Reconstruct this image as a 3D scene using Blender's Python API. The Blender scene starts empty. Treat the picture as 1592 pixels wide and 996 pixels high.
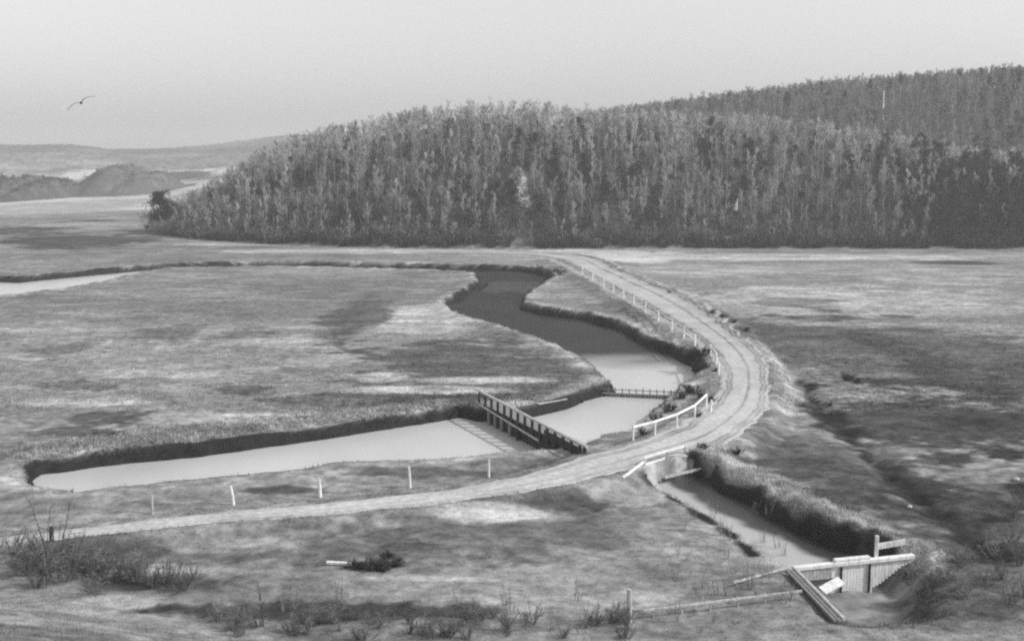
import bpy, bmesh, math, random
import numpy as np
from mathutils import Vector

random.seed(7)
rng = np.random.default_rng(11)
S = bpy.context.scene
COL = S.collection
R = math.radians

# ------------------------------------------------------------------ camera
CAM_H, FOC, HZN = 20.0, 1900.0, 238.0          # eye height (m), focal length and horizon row in 1592x996 pixels
PITCH = math.atan((498 - HZN) / FOC)
cd = bpy.data.cameras.new('camera')
cam = bpy.data.objects.new('camera', cd); COL.objects.link(cam)
cam.location = (0, 0, CAM_H)
cam.rotation_euler = (math.pi / 2 - PITCH, 0, 0)
cd.sensor_width = 36; cd.lens = 36 * FOC / 1592
cd.clip_start = 0.5; cd.clip_end = 9000
S.camera = cam

# ------------------------------------------------------------------ sky, sun, exposure
SUN_AZ, SUN_EL = R(101), R(38)                  # azimuth from +Y towards +X: sun to the right, a little beyond
w = bpy.data.worlds.new('World'); S.world = w; w.use_nodes = True
nt = w.node_tree; nt.nodes.clear()
sky = nt.nodes.new('ShaderNodeTexSky'); sky.sky_type = 'NISHITA'; sky.sun_disc = False
sky.sun_elevation = SUN_EL; sky.sun_rotation = SUN_AZ
sky.air_density = 2.5; sky.dust_density = 1.2; sky.ozone_density = 1.0
bw = nt.nodes.new('ShaderNodeRGBToBW')         # black-and-white photograph: the sky keeps its light, not its hue
bg = nt.nodes.new('ShaderNodeBackground'); bg.inputs['Strength'].default_value = 0.135
wo = nt.nodes.new('ShaderNodeOutputWorld')
nt.links.new(sky.outputs[0], bw.inputs[0]); nt.links.new(bw.outputs[0], bg.inputs['Color'])
nt.links.new(bg.outputs[0], wo.inputs['Surface'])
sl = bpy.data.lights.new('sun', 'SUN'); sl.energy = 2.6; sl.angle = R(0.6); sl.color = (1, 1, 1)
sun = bpy.data.objects.new('sun', sl); COL.objects.link(sun)
sd_ = Vector((math.sin(SUN_AZ) * math.cos(SUN_EL), math.cos(SUN_AZ) * math.cos(SUN_EL), math.sin(SUN_EL)))
sun.rotation_euler = sd_.to_track_quat('Z', 'Y').to_euler(); sun.location = sd_ * 300
S.view_settings.view_transform = 'Standard'; S.view_settings.look = 'None'
S.view_settings.exposure = 0.25; S.view_settings.gamma = 1.0; S.view_settings.use_curve_mapping = False
S.cycles.max_bounces = 6; S.cycles.volume_bounces = 1; S.cycles.filter_width = 2.2
S.cycles.use_denoising = False

# ------------------------------------------------------------------ survey: photo pixel -> point on the level z
cp, sp = math.cos(PITCH), math.sin(PITCH)
def ray(px, py):
    cx, cy = (px - 796) / FOC, (498 - py) / FOC
    return np.array([cx, cp + cy * sp, -sp + cy * cp])
def at(px, py, z=0.0):
    d = ray(px, py); t = (z - CAM_H) / d[2]
    return np.array([d[0] * t, d[1] * t, z])
def pts(lst, z=0.0):
    return np.array([at(p[0], p[1], p[2] if len(p) > 2 else z)[:2] for p in lst])

# ------------------------------------------------------------------ noise and distance tools
def vnoise(x, y, seed=0):
    xi = np.floor(x).astype(np.int64); yi = np.floor(y).astype(np.int64)
    fx, fy = x - xi, y - yi
    fx = fx * fx * (3 - 2 * fx); fy = fy * fy * (3 - 2 * fy)
    def h(a, b):
        n = (a * 374761393 + b * 668265263 + seed * 1274126177) & 0x7fffffff
        n = ((n ^ (n >> 13)) * 1274126177) & 0x7fffffff
        return ((n ^ (n >> 16)) & 0xffff) / 65535.0
    return (h(xi, yi) * (1 - fx) + h(xi + 1, yi) * fx) * (1 - fy) + (h(xi, yi + 1) * (1 - fx) + h(xi + 1, yi + 1) * fx) * fy
def fbm(x, y, seed=0, o=4):
    s, a, t = 0, 0.5, 0
    for k in range(o):
        s = s + a * (vnoise(x, y, seed + k * 17) - 0.5) * 2; t += a
        x, y, a = x * 2.03 + 3.1, y * 2.03 + 1.7, a * 0.5
    return s / t
def sst(a, b, x):
    t = np.clip((x - a) / (b - a), 0, 1); return t * t * (3 - 2 * t)
def poly_sd(P, x, y):                           # signed distance to a closed polygon, inside negative
    d2 = np.full(x.shape, 1e18); ins = np.zeros(x.shape, bool)
    n = len(P)
    for i in range(n):
        ax, ay = P[i]; bx, by = P[(i + 1) % n]
        ex, ey = bx - ax, by - ay
        t = np.clip(((x - ax) * ex + (y - ay) * ey) / (ex * ex + ey * ey + 1e-12), 0, 1)
        d2 = np.minimum(d2, (x - ax - ex * t) ** 2 + (y - ay - ey * t) ** 2)
        c = (ay > y) != (by > y)
        xin = ex * (y - ay) / (ey if abs(ey) > 1e-9 else 1e-9) + ax
        ins ^= c & (x < xin)
    return np.where(ins, -1, 1) * np.sqrt(d2)
def line_d(P, x, y, vals=None):                 # distance to an open polyline (+ values carried along it)
    d2 = np.full(x.shape, 1e18); v = np.zeros(x.shape)
    for i in range(len(P) - 1):
        ax, ay = P[i]; bx, by = P[i + 1]; ex, ey = bx - ax, by - ay
        t = np.clip(((x - ax) * ex + (y - ay) * ey) / (ex * ex + ey * ey + 1e-12), 0, 1)
        q = (x - ax - ex * t) ** 2 + (y - ay - ey * t) ** 2
        m = q < d2; d2 = np.where(m, q, d2)
        if vals is not None: v = np.where(m, vals[i] + (vals[i + 1] - vals[i]) * t, v)
    return np.sqrt(d2), v
def near_sd(fn, P, x, y, *a):                    # fn evaluated only within 9 m of the outline's box, 99 elsewhere
    P = np.asarray(P); m = (x > P[:, 0].min() - 9) & (x < P[:, 0].max() + 9) & (y > P[:, 1].min() - 9) & (y < P[:, 1].max() + 9)
    d = np.full(x.shape, 99.0); v = np.zeros(x.shape); i = np.flatnonzero(m)
    for c in np.array_split(i, max(1, len(i) // 20000)):
        if not len(c): continue
        x0, x1, y0, y1 = x[c].min() - 9, x[c].max() + 9, y[c].min() - 9, y[c].max() + 9
        r = fn(P, x[c], y[c], *a)
        if isinstance(r, tuple): d[c], v[c] = r
        else: d[c] = r
    return (d, v) if fn is line_d else d
def smooth_line(P, n):                          # Catmull-Rom resample
    P = np.asarray(P, float); Q = np.vstack([2 * P[0] - P[1], P, 2 * P[-1] - P[-2]]); out = []
    for i in range(1, len(Q) - 2):
        for t in np.linspace(0, 1, n, endpoint=False):
            a, b, c, d = Q[i - 1], Q[i], Q[i + 1], Q[i + 2]
            out.append(0.5 * (2 * b + (c - a) * t + (2 * a - 5 * b + 4 * c - d) * t * t + (3 * b - a - 3 * c + d) * t ** 3))
    out.append(P[-1]); return np.array(out)

# ------------------------------------------------------------------ plan of the place
WATER = -0.9
RIVER = pts([(42, 750), (62, 738), (120, 731), (200, 722), (300, 711), (400, 697), (500, 683), (600, 668), (680, 656), (715, 650), (745, 655),
    (800, 656), (850, 643), (882, 637), (910, 624), (950, 612), (972, 609), (958, 600, -.2), (945, 586, -.2), (920, 566, -.2), (880, 541, -.2), (830, 522, -.2), (770, 505, -.2),
    (720, 491, -.2), (701, 477, -.2), (699, 468, -.2), (722, 458, -.3), (752, 440, -.5), (745, 431), (640, 426), (500, 422), (400, 421), (250, 424), (180, 434, -.2), (90, 450, -.1), (30, 458, -.1), (-120, 468, -.1),
    (-120, 436), (30, 440), (90, 434), (150, 428), (250, 419), (400, 415), (500, 415), (640, 418), (740, 420), (800, 422), (842, 428), (854, 438), (832, 452), (812, 466),
    (806, 480), (830, 488), (900, 497), (960, 513), (990, 533), (1040, 552), (1075, 572), (1087, 586), (1078, 599), (1052, 612), (1042, 626), (1010, 655), (984, 684),
    (955, 690), (930, 692), (900, 697, -0.2), (860, 702, -0.2), (815, 703, -0.1), (740, 710, -0.1), (640, 717, -0.1), (520, 722, -0.1), (420, 736, -0.1), (260, 750, -0.1), (120, 767, -0.1), (60, 764, -0.3)], WATER)
CUL_A, CUL_B = at(1001, 738, 0.1), at(1064, 720, 0.1)      # culvert headwall line
DW = -0.48                                        # the sluice holds the ditch higher than the river
DITCH = np.vstack([[CUL_A[:2] + [.9, -.6], CUL_A[:2] + [.6, -1.5]], pts([(1045, 765), (1078, 782), (1110, 796), (1160, 818), (1200, 836), (1245, 856), (1286, 876), (1296, 884),
    (1372, 872), (1372, 866), (1330, 864), (1300, 856), (1275, 850), (1250, 834), (1228, 832), (1200, 812), (1178, 800), (1150, 780), (1118, 768), (1092, 750)], DW), [CUL_B[:2] + [0, -.6]]])
_cd = (CUL_B - CUL_A)[:2] / np.linalg.norm((CUL_B - CUL_A)[:2]); _co = np.array([_cd[1], -_cd[0]])
CUT = np.array([CUL_A[:2] + _co * .05, CUL_B[:2] + _co * .05, CUL_B[:2] + _co * 2.4, CUL_A[:2] + _co * 2.2])
SHORE = pts([(996, 742, .1), (1010, 752), (1060, 778), (1110, 806), (1160, 836), (1200, 862), (1240, 890), (1300, 888, -.45), (1290, 868, -.45), (1245, 848, -.45), (1200, 828, -.45), (1160, 810, -.45), (1110, 788, -.45), (1040, 745, -.45)], 0.0)
SRIM = SHORE[:7]
PIT = pts([(1270, 908), (1300, 922), (1345, 912), (1378, 912), (1405, 940), (1390, 985), (1335, 990), (1310, 955)], -1.3)
LIP = pts([(1065, 706), (1110, 718), (1150, 733), (1195, 755), (1225, 780), (1260, 790), (1290, 803), (1330, 832), (1380, 852), (1440, 862)], 0.3)
ROAD_UP = [(-160, 855), (90, 824), (300, 800), (500, 782), (700, 760), (850, 733), (935, 704), (990, 688), (1060, 662), (1095, 638), (1112, 615), (1118, 590), (1110, 565),
    (1085, 535), (1045, 505), (1000, 474), (950, 446), (905, 422), (872, 405), (800, 396), (700, 392)]
ROAD_LO = [(-160, 874), (90, 840), (300, 817), (500, 801), (700, 781), (850, 757), (960, 733), (1040, 712), (1118, 688), (1163, 658), (1190, 628), (1198, 592), (1190, 560),
    (1163, 528), (1115, 494), (1055, 460), (1000, 436), (950, 414), (905, 397), (815, 390), (702, 388)]
RZ = [0.45, 0.45, 0.45, 0.45, 0.5, 0.6, 0.7, 0.75, 0.75, 0.75, 0.75, 0.75, 0.75, 0.7, 0.65, 0.6, 0.5, 0.35, 0.2, 0.12, 0.1]
ru = smooth_line([at(p[0], p[1], z) for p, z in zip(ROAD_UP, RZ)], 10)
rl = smooth_line([at(p[0], p[1], z) for p, z in zip(ROAD_LO, RZ)], 10)
RC = (ru + rl) / 2; RHW = np.linalg.norm((ru - rl)[:, :2], axis=1) / 2
RC4 = RC[::4, :2]
SWALE = smooth_line(pts([(1240, 590), (1275, 630), (1330, 690), (1400, 748), (1460, 800), (1510, 835), (1550, 862)]), 5)

def col_of(x, y): return 796 + FOC / cp * x / np.maximum(y, 1.0)
def ip(tab, c):
    a = np.array(tab, float); return np.interp(c, a[:, 0], a[:, 1])
BASE = [(-600, 352), (200, 352), (240, 362), (300, 371), (400, 378), (600, 384), (800, 386), (1000, 385), (1592, 386), (2400, 386)]
CREST = [(150, 330), (225, 318), (260, 298), (300, 280), (360, 249), (420, 216), (500, 191), (600, 171), (680, 157), (750, 151), (830, 152), (900, 158), (1000, 162), (1150, 168),
    (1250, 178), (1380, 198), (1480, 216), (1592, 230), (1900, 262), (2400, 290)]
BACK = [(700, 260), (900, 172), (1000, 157), (1150, 138), (1300, 120), (1450, 109), (1592, 98), (1900, 82), (2400, 70)]
FAR = [(-900, 215), (-200, 222), (30, 226), (110, 226), (170, 232), (250, 231), (320, 229), (390, 219), (450, 211), (600, 212), (1200, 225), (2400, 225)]
TREE = 7.0
def depth_of(py): return FOC * CAM_H / (np.asarray(py, float) - HZN) * 1.0
def crest_z(tab, c, yr, tree): return CAM_H + (HZN - ip(tab, c)) / FOC * yr - tree
HUMPS = []                                       # (x, y, half width, half depth, height, tone)
def hump(px, pyb, hw, top, hd, tone):
    y = float(depth_of(pyb)); x = (px - 796) / FOC * y
    HUMPS.append((x, y + hd * 0.6, hw / FOC * y, hd, CAM_H + (HZN - top) / FOC * (y + hd * 0.6), tone))
hump(172, 300, 46, 256, 50, 0.17); hump(212, 300, 30, 268, 45, 0.18)
hump(46, 309, 24, 276, 40, 0.15); hump(16, 306, 26, 270, 40, 0.16)
hump(-110, 305, 60, 262, 55, 0.12)
hump(60, 268, 60, 240, 110, 0.55)
hump(215, 285, 40, 268, 70, 0.14)
hump(330, 272, 90, 246, 110, 0.30)
MUDBAR = at(792, 447, WATER)[:2]; MUDBAR2 = at(745, 468, WATER)[:2]

def height(x, y, detail=True):
    x = np.asarray(x, float); y = np.asarray(y, float)
    c = col_of(x, y)
    fade = sst(420, 120, y)
    z = (0.10 * fbm(x / 9, y / 9, 3) + 0.05 * fbm(x / 2.0, y / 2.0, 5)) * (0.3 + 0.7 * fade)
    if detail: z = z + 0.035 * fbm(x / 0.6, y / 0.6, 8, 2) * fade
    # the photographer's own hillside
    s = np.maximum(0, 47.5 - y + 6.0 * sst(-6, -22, x) + 1.2 * fbm(x / 5, y / 5, 9))
    z = z + 18 * (s / 47.5) ** 1.2
    # hills
    yb = depth_of(ip(BASE, c)); L = 62.0
    yb = yb + 2.0 * fbm(x / 9, y / 30, 21)
    zr = np.maximum(crest_z(CREST, c, yb + L, TREE), 0) * sst(205, 262, c)
    u = (y - yb) / L
    prof = np.where(u < 1, np.sin(np.clip(u, 0, 1) * math.pi / 2) ** 1.15, 1 - 0.5 * sst(1, 4.0, u))
    h1 = zr * prof * (u > 0)
    zr2 = np.maximum(crest_z(BACK, c, 455.0, TREE), 0) * sst(720, 960, c)
    h2 = zr2 * sst(330, 455, y) * (1 - 0.4 * sst(455, 900, y))
    zr3 = np.maximum(crest_z(FAR, c, 1500.0, 2), 0)
    h3 = zr3 * sst(850, 1500, y) * (1 + 0.10 * fbm(x / 90, y / 90, 31)) + 6 * sst(620, 1000, y) * (0.5 + 0.5 * fbm(x / 120, y / 120, 32)) * sst(2400, 900, y)
    hh = np.maximum(np.maximum(h1, h2), h3 * sst(2, 3, 0 * y + 3))
    for (hx, hy, hw, hd, ht, tn) in HUMPS:
        q = ((x - hx) / hw) ** 2 + ((y - hy) / hd) ** 2
        hh = np.maximum(hh, ht * np.clip(1 - q * 0.42, 0, 1) ** 1.5 * (1 + 0.42 * fbm(x / 22, y / 40, 33)))
    z = z + hh
    z = z + np.where(hh > 1.0, 1.0 * fbm(x / 7, y / 10, 41), 0) * sst(1, 6, hh) * (0.35 + 0.65 * (y > 560))
    # spoil bank on the far side of the ditch
    near = (y < 320) & (y > 30)
    dl = near_sd(line_d, LIP, x, y)[0]
    z = z + 0.60 * np.exp(-(dl / 1.5) ** 2) * (1 + 0.9 * fbm(x / 1.1, y / 1.1, 51, 3))
    dsw = near_sd(line_d, SWALE, x, y)[0]
    z = z - 0.32 * np.exp(-(dsw / 0.9) ** 2) * (1 + 1.2 * fbm(x / 2.2, y / 2.2, 52, 3))
    # levee along the canal
    sr = near_sd(poly_sd, RIVER, x, y)
    sdd = near_sd(poly_sd, DITCH, x, y)
    wob = 0.42 * fbm(x / 2.6, y / 2.6, 61, 6) * sst(260, 120, y)
    z = z + 0.18 * np.exp(-((sr - 1.6) / 1.6) ** 2) * (1 + fbm(x / 1.5, y / 1.5, 62, 3))
    # pale shore shelving into the ditch, hollow below the sluice
    ss = near_sd(poly_sd, SHORE, x, y); dr1 = near_sd(line_d, SRIM, x, y)[0]; sp3 = near_sd(poly_sd, PIT, x, y)
    f = dr1 / (dr1 + np.maximum(sdd, 0) + .05)
    kf = sst(0, .14, f); z = np.where(ss < 0, z * (1 - kf) - .60 * kf - 0.75 * sst(.80, 1.0, f), z)
    q = sst(2.4, -0.6, sp3 + .5 * fbm(x / 1.4, y / 1.4, 63, 3)); z = z * (1 - q) - 1.35 * q
    # road bank
    dr, par = near_sd(line_d, RC4, x, y, np.arange(len(RC4)))
    hv = np.interp(par, np.arange(len(RC4)), RHW[::4]); zv = np.interp(par, np.arange(len(RC4)), RC[::4, 2])
    e = dr - hv
    k = sst(2.3, 0.25, e + 0.5 * fbm(x / 2.5, y / 2.5, 71, 2))
    z = z * (1 - k) + zv * k
    cut = near_sd(poly_sd, CUT, x, y); q = sst(.35, -.05, cut) * (e > .02); z = z * (1 - q) + np.minimum(z, -.62) * q
    # river and ditch beds
    for sdist, bank, emin in ((sr, 0.40, .25), (np.where(ss < 0, 9, sdd), 0.62, .05)):
        q = sst(bank * (1 + .95 * np.clip(fbm(x / 4.5, y / 4.5, 65, 3), -.6, 1.2)) * (1 + np.maximum(y - 90, 0) / 80), -0.25, sdist + wob)
        q = np.where(e < emin, 0, q)
        z = z * (1 - q) + (-1.45) * q
    for (m, rx, ry, zt) in ((MUDBAR, 9.0, 9.0, -0.80),):
        q = ((x - m[0]) / rx) ** 2 + ((y - m[1]) / ry) ** 2 + 1.3 * fbm(x / 5, y / 7, 64, 3)
        z = np.where(sr < -0.2, np.maximum(z, -1.45 + (zt + 1.45) * np.clip(1.6 - q * 1.2, 0, 1)), z)
    return z, dict(ss=ss, sp=sp3, col=c, u=u, h1=h1, h2=h2, h3=h3, hh=hh, sr=sr, sd=sdd, e=e, dl=dl, dsw=dsw)
def hz(x, y): return float(height(np.array([x]), np.array([y]), False)[0][0])
def on_ground(px, py):                           # where the sight line through a photo pixel meets the land
    d = ray(px, py); t = np.geomspace(20, 1800, 2600)
    X, Y, Z = d[0] * t, d[1] * t, CAM_H + d[2] * t
    g = height(X, Y, False)[0]; k = np.argmax(Z < g)
    return np.array([X[k], Y[k], g[k]])

# ------------------------------------------------------------------ tones of the ground cover (albedo)
ELL = []                                          # (x, y, rx, ry, tone, strength)
def patch(px, py, rx, ry, tone, k=1.0):
    a = at(px, py); f = at(px, py - ry * 0.98); n = at(px, py + ry)
    r = at(px + rx, py)
    ELL.append((a[0], (f[1] + n[1]) / 2, abs(r[0] - a[0]), abs(f[1] - n[1]) / 2, tone, k))
P = patch
# left meadow
P(420, 470, 420, 42, .25); P(300, 560, 330, 70, .33, .8); P(620, 497, 110, 28, .40); P(548, 496, 60, 42, .175); P(740, 572, 210, 44, .17); P(860, 575, 65, 22, .17)
P(270, 518, 80, 15, .22); P(380, 606, 50, 9, .19); P(520, 622, 120, 9, .19); P(200, 650, 90, 14, .16); P(110, 672, 70, 8, .17); P(90, 545, 70, 16, .22); P(120, 600, 70, 8, .24); P(380, 520, 90, 14, .2)
P(150, 625, 120, 8, .40); P(430, 650, 250, 16, .40); P(420, 530, 90, 8, .40); P(600, 585, 50, 9, .40); P(740, 590, 120, 7, .36); P(660, 605, 120, 6, .40); P(250, 580, 110, 10, .40); P(470, 575, 60, 7, .26)
P(160, 480, 130, 10, .26); P(300, 455, 160, 8, .30); P(640, 450, 60, 14, .26)
# beyond the river and foot of the hill
P(300, 400, 330, 11, .25); P(620, 390, 240, 4, .42); P(650, 407, 160, 4, .30); P(380, 379, 100, 2.5, .40); P(900, 393, 160, 7, .42); P(1250, 400, 360, 5, .42)
P(120, 375, 110, 10, .12, .9); P(60, 355, 90, 12, .11, .9); P(120, 350, 110, 5, .34); P(260, 362, 60, 5, .13)
P(130, 320, 130, 14, .36); P(100, 296, 13, 26, .60); P(118, 280, 26, 5, .5); P(200, 305, 60, 6, .42)
# marsh between river and road
P(900, 465, 90, 22, .27); P(990, 520, 40, 14, .36); P(960, 480, 60, 14, .24)
# right meadow
P(1300, 425, 320, 14, .33); P(1330, 465, 300, 24, .40); P(1080, 420, 80, 10, .34); P(1280, 432, 90, 6, .26); P(1480, 408, 70, 2.5, .14); P(1470, 436, 120, 10, .36); P(1230, 470, 60, 7, .28)
P(1450, 540, 230, 36, .24); P(1330, 560, 80, 30, .27); P(1520, 590, 120, 40, .17); P(1420, 640, 150, 40, .22); P(1330, 630, 60, 26, .28); P(1560, 655, 60, 8, .06); P(1570, 705, 80, 22, .08); P(1480, 715, 60, 12, .11); P(1600, 775, 60, 26, .07)
P(1260, 720, 90, 40, .17); P(1330, 770, 110, 34, .13); P(1420, 760, 70, 30, .09); P(1490, 690, 60, 14, .2); P(1530, 770, 60, 30, .19); P(1330, 590, 24, 8, .08); P(1450, 900, 140, 50, .2); P(1520, 860, 90, 30, .15)
P(960, 401, 95, 9, .50); P(1430, 560, 300, 60, .16, .8); P(1480, 660, 230, 70, .105, .85); P(1300, 730, 150, 70, .14, .75); P(1480, 800, 150, 60, .10, .8); P(1500, 900, 150, 60, .17, .7); P(1240, 665, 70, 16, .28); P(1215, 640, 40, 14, .40); P(1590, 640, 60, 140, .12, .7); P(1400, 850, 60, 10, .33)
# near field
P(700, 840, 330, 60, .215); P(1080, 830, 120, 70, .32); P(760, 782, 170, 14, .15); P(560, 800, 150, 10, .19); P(760, 803, 110, 13, .40); P(820, 845, 190, 20, .22); P(680, 900, 190, 7, .40); P(585, 878, 55, 15, .08)
P(640, 850, 60, 14, .17); P(330, 868, 160, 16, .23); P(280, 886, 110, 6, .37); P(130, 868, 130, 32, .15); P(240, 905, 120, 16, .17); P(130, 960, 190, 42, .34); P(600, 950, 330, 20, .13); P(1060, 930, 130, 22, .33); P(900, 890, 100, 20, .33)
P(20, 752, 60, 14, .36); P(640, 735, 120, 9, .17); P(440, 762, 90, 8, .15); P(700, 715, 120, 4, .36); P(170, 790, 130, 14, .25); P(830, 725, 100, 10, .2)
RIM = smooth_line(pts([(1000, 735), (1060, 762), (1150, 822), (1220, 872)]), 4)
CRACK = smooth_line(pts([(1040, 765), (1075, 795), (1110, 815), (1140, 835), (1172, 862)]), 4)
SCAR = [at(806, 372)[:2], at(820, 352)[:2]]
TRACKS = [smooth_line(pts(p), 4) for p in ([(900, 398), (1050, 398), (1200, 402), (1400, 396), (1650, 398)], [(1170, 540), (1215, 580), (1240, 620)])]

def tones(x, y, g):
    n1 = fbm(x / 14, y / 10, 101); n2 = fbm(x / 3.2, y / 2.6, 102); n3 = fbm(x / 0.8, y / 0.8, 103, 3); n4 = fbm(x / 40, y / 30, 104)
    lod = sst(520, 260, y); n2 = n2 * lod; n1 = n1 * sst(700, 380, y); n3 = n3 * sst(220, 90, y)
    t = 0.275 + 0.05 * n4 + 0.05 * n1
    t = np.where(y > 420, 0.36 + 0.30 * fbm(x / 45, y / 80, 105) + 0.05 * n1, t)
    for (ex, ey, rx, ry, tone, k) in ELL:
        m = (np.abs(x - ex) < rx * 2) & (np.abs(y - ey) < ry * 2)
        if not m.any(): continue
        q = np.sqrt(((x[m] - ex) / rx) ** 2 + ((y[m] - ey) / ry) ** 2) + 0.62 * n1[m] + 0.42 * n2[m] + .25 * n4[m]
        q = q + .30 * n3[m]; wgt = k * sst(1.12, 0.72, q)
        t[m] = t[m] * (1 - wgt) + tone * wgt
    for (hx, hy, hw, hd, ht, tn) in HUMPS:
        q = ((x - hx) / hw) ** 2 + ((y - hy) / hd) ** 2 + 0.45 * fbm(x / 25, y / 40, 106)
        wgt = sst(2.9, 2.1, q); t = t * (1 - wgt) + tn * wgt
    far = sst(900, 1300, y); t = t * (1 - far) + (0.17 + 0.16 * np.clip(fbm(x / 130, y / 200, 107) + 0.1, 0, 1)) * far
    wood = np.maximum(sst(0.0, 0.03, g['u']) * sst(1.0, 2.5, g['h1']) * (y < 420), sst(2, 6, g['h2']) * (y > 320) * (y < 900) * (g['col'] > 640))
    t = t * (1 - wood) + (0.12 + 0.03 * n2) * wood
    d, _ = near_sd(line_d, np.array([at(806, 377)[:2], at(806, 377)[:2] * 1.02, at(818, 384)[:2] * 1.04]), x, y)
    k = sst(2.2, 1.0, d + n2 * 1.2) * (y < 330); t = t * (1 - k) + 0.46 * k
    # pale grass rims on the banks, dark peat on the bank faces
    rim = np.exp(-((g['sr'] - 1.2) / 1.1) ** 2) * (0.75 + 0.5 * n2) * (g['e'] > 1.0); rim = np.clip(rim, 0, 1)
    t = t * (1 - 0.75 * rim) + 0.40 * rim * 0.75
    lip = np.clip(np.exp(-(g['dl'] / 1.5) ** 2) * (0.9 + 0.9 * n2), 0, 1); t = t * (1 - 0.9 * lip) + 0.46 * lip * 0.9
    d, _ = near_sd(line_d, RIM, x, y); k = np.clip(np.exp(-(d / 1.2) ** 2) * (1 + n2), 0, 1); t = t * (1 - .7 * k) + .42 * .7 * k
    d, _ = near_sd(line_d, CRACK, x, y); k = sst(0.45, 0.12, d + 0.35 * n2 + 0.2 * n3); t = t * (1 - k) + .06 * k
    k = sst(1.8, 0.2, g['dsw'] + 1.5 * n2 + .8 * n1 + .5 * n3); t = t * (1 - k) + .07 * k
    for T in TRACKS:
        d, _ = near_sd(line_d, T, x, y); k = sst(1.3, 0.4, d + 0.6 * n2); t = t * (1 - .6 * k) + .44 * .6 * k
    sh = sst(1.6, 0.4, g['e'] + 0.7 * n2) * sst(160, 110, y); t = t * (1 - .35 * sh) + .38 * .35 * sh
    k = sst(0, -.4, g['ss']); t = t * (1 - k) + .47 * k
    k = sst(1.4, .4, g['sp']); t = t * (1 - k) + (.24 + .1 * n2) * k
    t = t * (1 + 0.30 * n2 + 0.26 * n3 + 0.14 * n1) * (1 - .22 * sst(.10, .22, n2) * sst(-.1, .1, n4 + n1)) * (1 + .20 * sst(.12, .26, fbm(x / 6, y / 2.2, 109, 5)))
    k = .85 * sst(-.1, -.6, g['ss']); t = t * (1 - k) + .40 * k
    t = 0.30 * (np.maximum(t, .01) / 0.335) ** 1.5
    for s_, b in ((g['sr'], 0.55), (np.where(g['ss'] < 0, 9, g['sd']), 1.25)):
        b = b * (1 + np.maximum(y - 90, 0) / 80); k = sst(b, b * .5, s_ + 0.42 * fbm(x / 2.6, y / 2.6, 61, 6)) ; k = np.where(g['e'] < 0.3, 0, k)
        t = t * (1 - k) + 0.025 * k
    bar = (g['sr'] < -0.8) & (g['z'] > WATER - 0.12); t = np.where(bar, 0.085 + .03 * n1, t)
    return np.clip(t, 0.015, 0.62)

# ------------------------------------------------------------------ materials (all neutral grey: the photograph is black-and-white)
def mat(name, val, rough=0.9, nscale=4.0, ncon=0.25, attr=None, rnd=0.0, stretch=None, bump=0.0, spec=0.15, transl=0.0):
    m = bpy.data.materials.new(name); m.use_nodes = True; t = m.node_tree; N = t.nodes; Lk = t.links.new
    b = N['Principled BSDF']; b.inputs['Roughness'].default_value = rough; b.inputs['Specular IOR Level'].default_value = spec
    tc = N.new('ShaderNodeTexCoord'); mp = N.new('ShaderNodeMapping'); Lk(tc.outputs['Object'], mp.inputs[0])
    if stretch: mp.inputs['Scale'].default_value = stretch
    nz = N.new('ShaderNodeTexNoise'); nz.inputs['Scale'].default_value = nscale; nz.inputs['Detail'].default_value = 6; nz.inputs['Roughness'].default_value = 0.65
    Lk(mp.outputs[0], nz.inputs['Vector'])
    mr = N.new('ShaderNodeMapRange'); Lk(nz.outputs['Fac'], mr.inputs[0])
    mr.inputs['From Min'].default_value = 0.3; mr.inputs['From Max'].default_value = 0.7
    mr.inputs['To Min'].default_value = 1 - ncon; mr.inputs['To Max'].default_value = 1 + ncon
    mu = N.new('ShaderNodeMath'); mu.operation = 'MULTIPLY'; Lk(mr.outputs[0], mu.inputs[0])
    if attr:
        a = N.new('ShaderNodeAttribute'); a.attribute_name = attr; Lk(a.outputs['Fac'], mu.inputs[1])
    else: mu.inputs[1].default_value = val
    out = mu
    if rnd:
        oi = N.new('ShaderNodeObjectInfo'); r2 = N.new('ShaderNodeMapRange'); Lk(oi.outputs['Random'], r2.inputs[0])
        r2.inputs['To Min'].default_value = 1 - rnd; r2.inputs['To Max'].default_value = 1 + rnd
        m2 = N.new('ShaderNodeMath'); m2.operation = 'MULTIPLY'; Lk(mu.outputs[0], m2.inputs[0]); Lk(r2.outputs[0], m2.inputs[1]); out = m2
    cc = N.new('ShaderNodeCombineColor')
    for i in range(3): Lk(out.outputs[0], cc.inputs[i])
    Lk(cc.outputs[0], b.inputs['Base Color'])
    if bump:
        bp = N.new('ShaderNodeBump'); bp.inputs['Strength'].default_value = bump; bp.inputs['Distance'].default_value = 0.06
        Lk(nz.outputs['Fac'], bp.inputs['Height']); Lk(bp.outputs[0], b.inputs['Normal'])
    return m
M_GROUND = mat('ground_cover', 0, 1.0, 1.3, 0.42, attr='albedo', bump=0.9, spec=0.05)
M_GRASS = mat('dry_grass', 0, 0.9, 1.0, 0.15, attr='albedo', spec=0.1)
M_WHITE = mat('white_paint', 0.78, 0.7, 5, 0.30, stretch=(1, 1, .25), bump=.15)
M_PALE = mat('weathered_pale_wood', 0.46, 0.85, 5, 0.38, bump=.2)
M_GREYW = mat('grey_wood', 0.24, 0.85, 6, 0.3, bump=.25)
M_DARKW = mat('dark_wood_and_shade', 0.035, 0.7, 6, 0.35, bump=.25)
M_BARK = mat('grey_bark', 0.40, 0.95, 3, 0.3, rnd=0.2)
M_TWIG = mat('twigs', 0, 1.0, 0.8, 0.2, attr='albedo', rnd=0.14, spec=0.05)
M_PINE = mat('evergreen_foliage', 0, 0.8, 0.9, 0.3, attr='albedo', rnd=0.3, spec=0.1)
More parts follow.
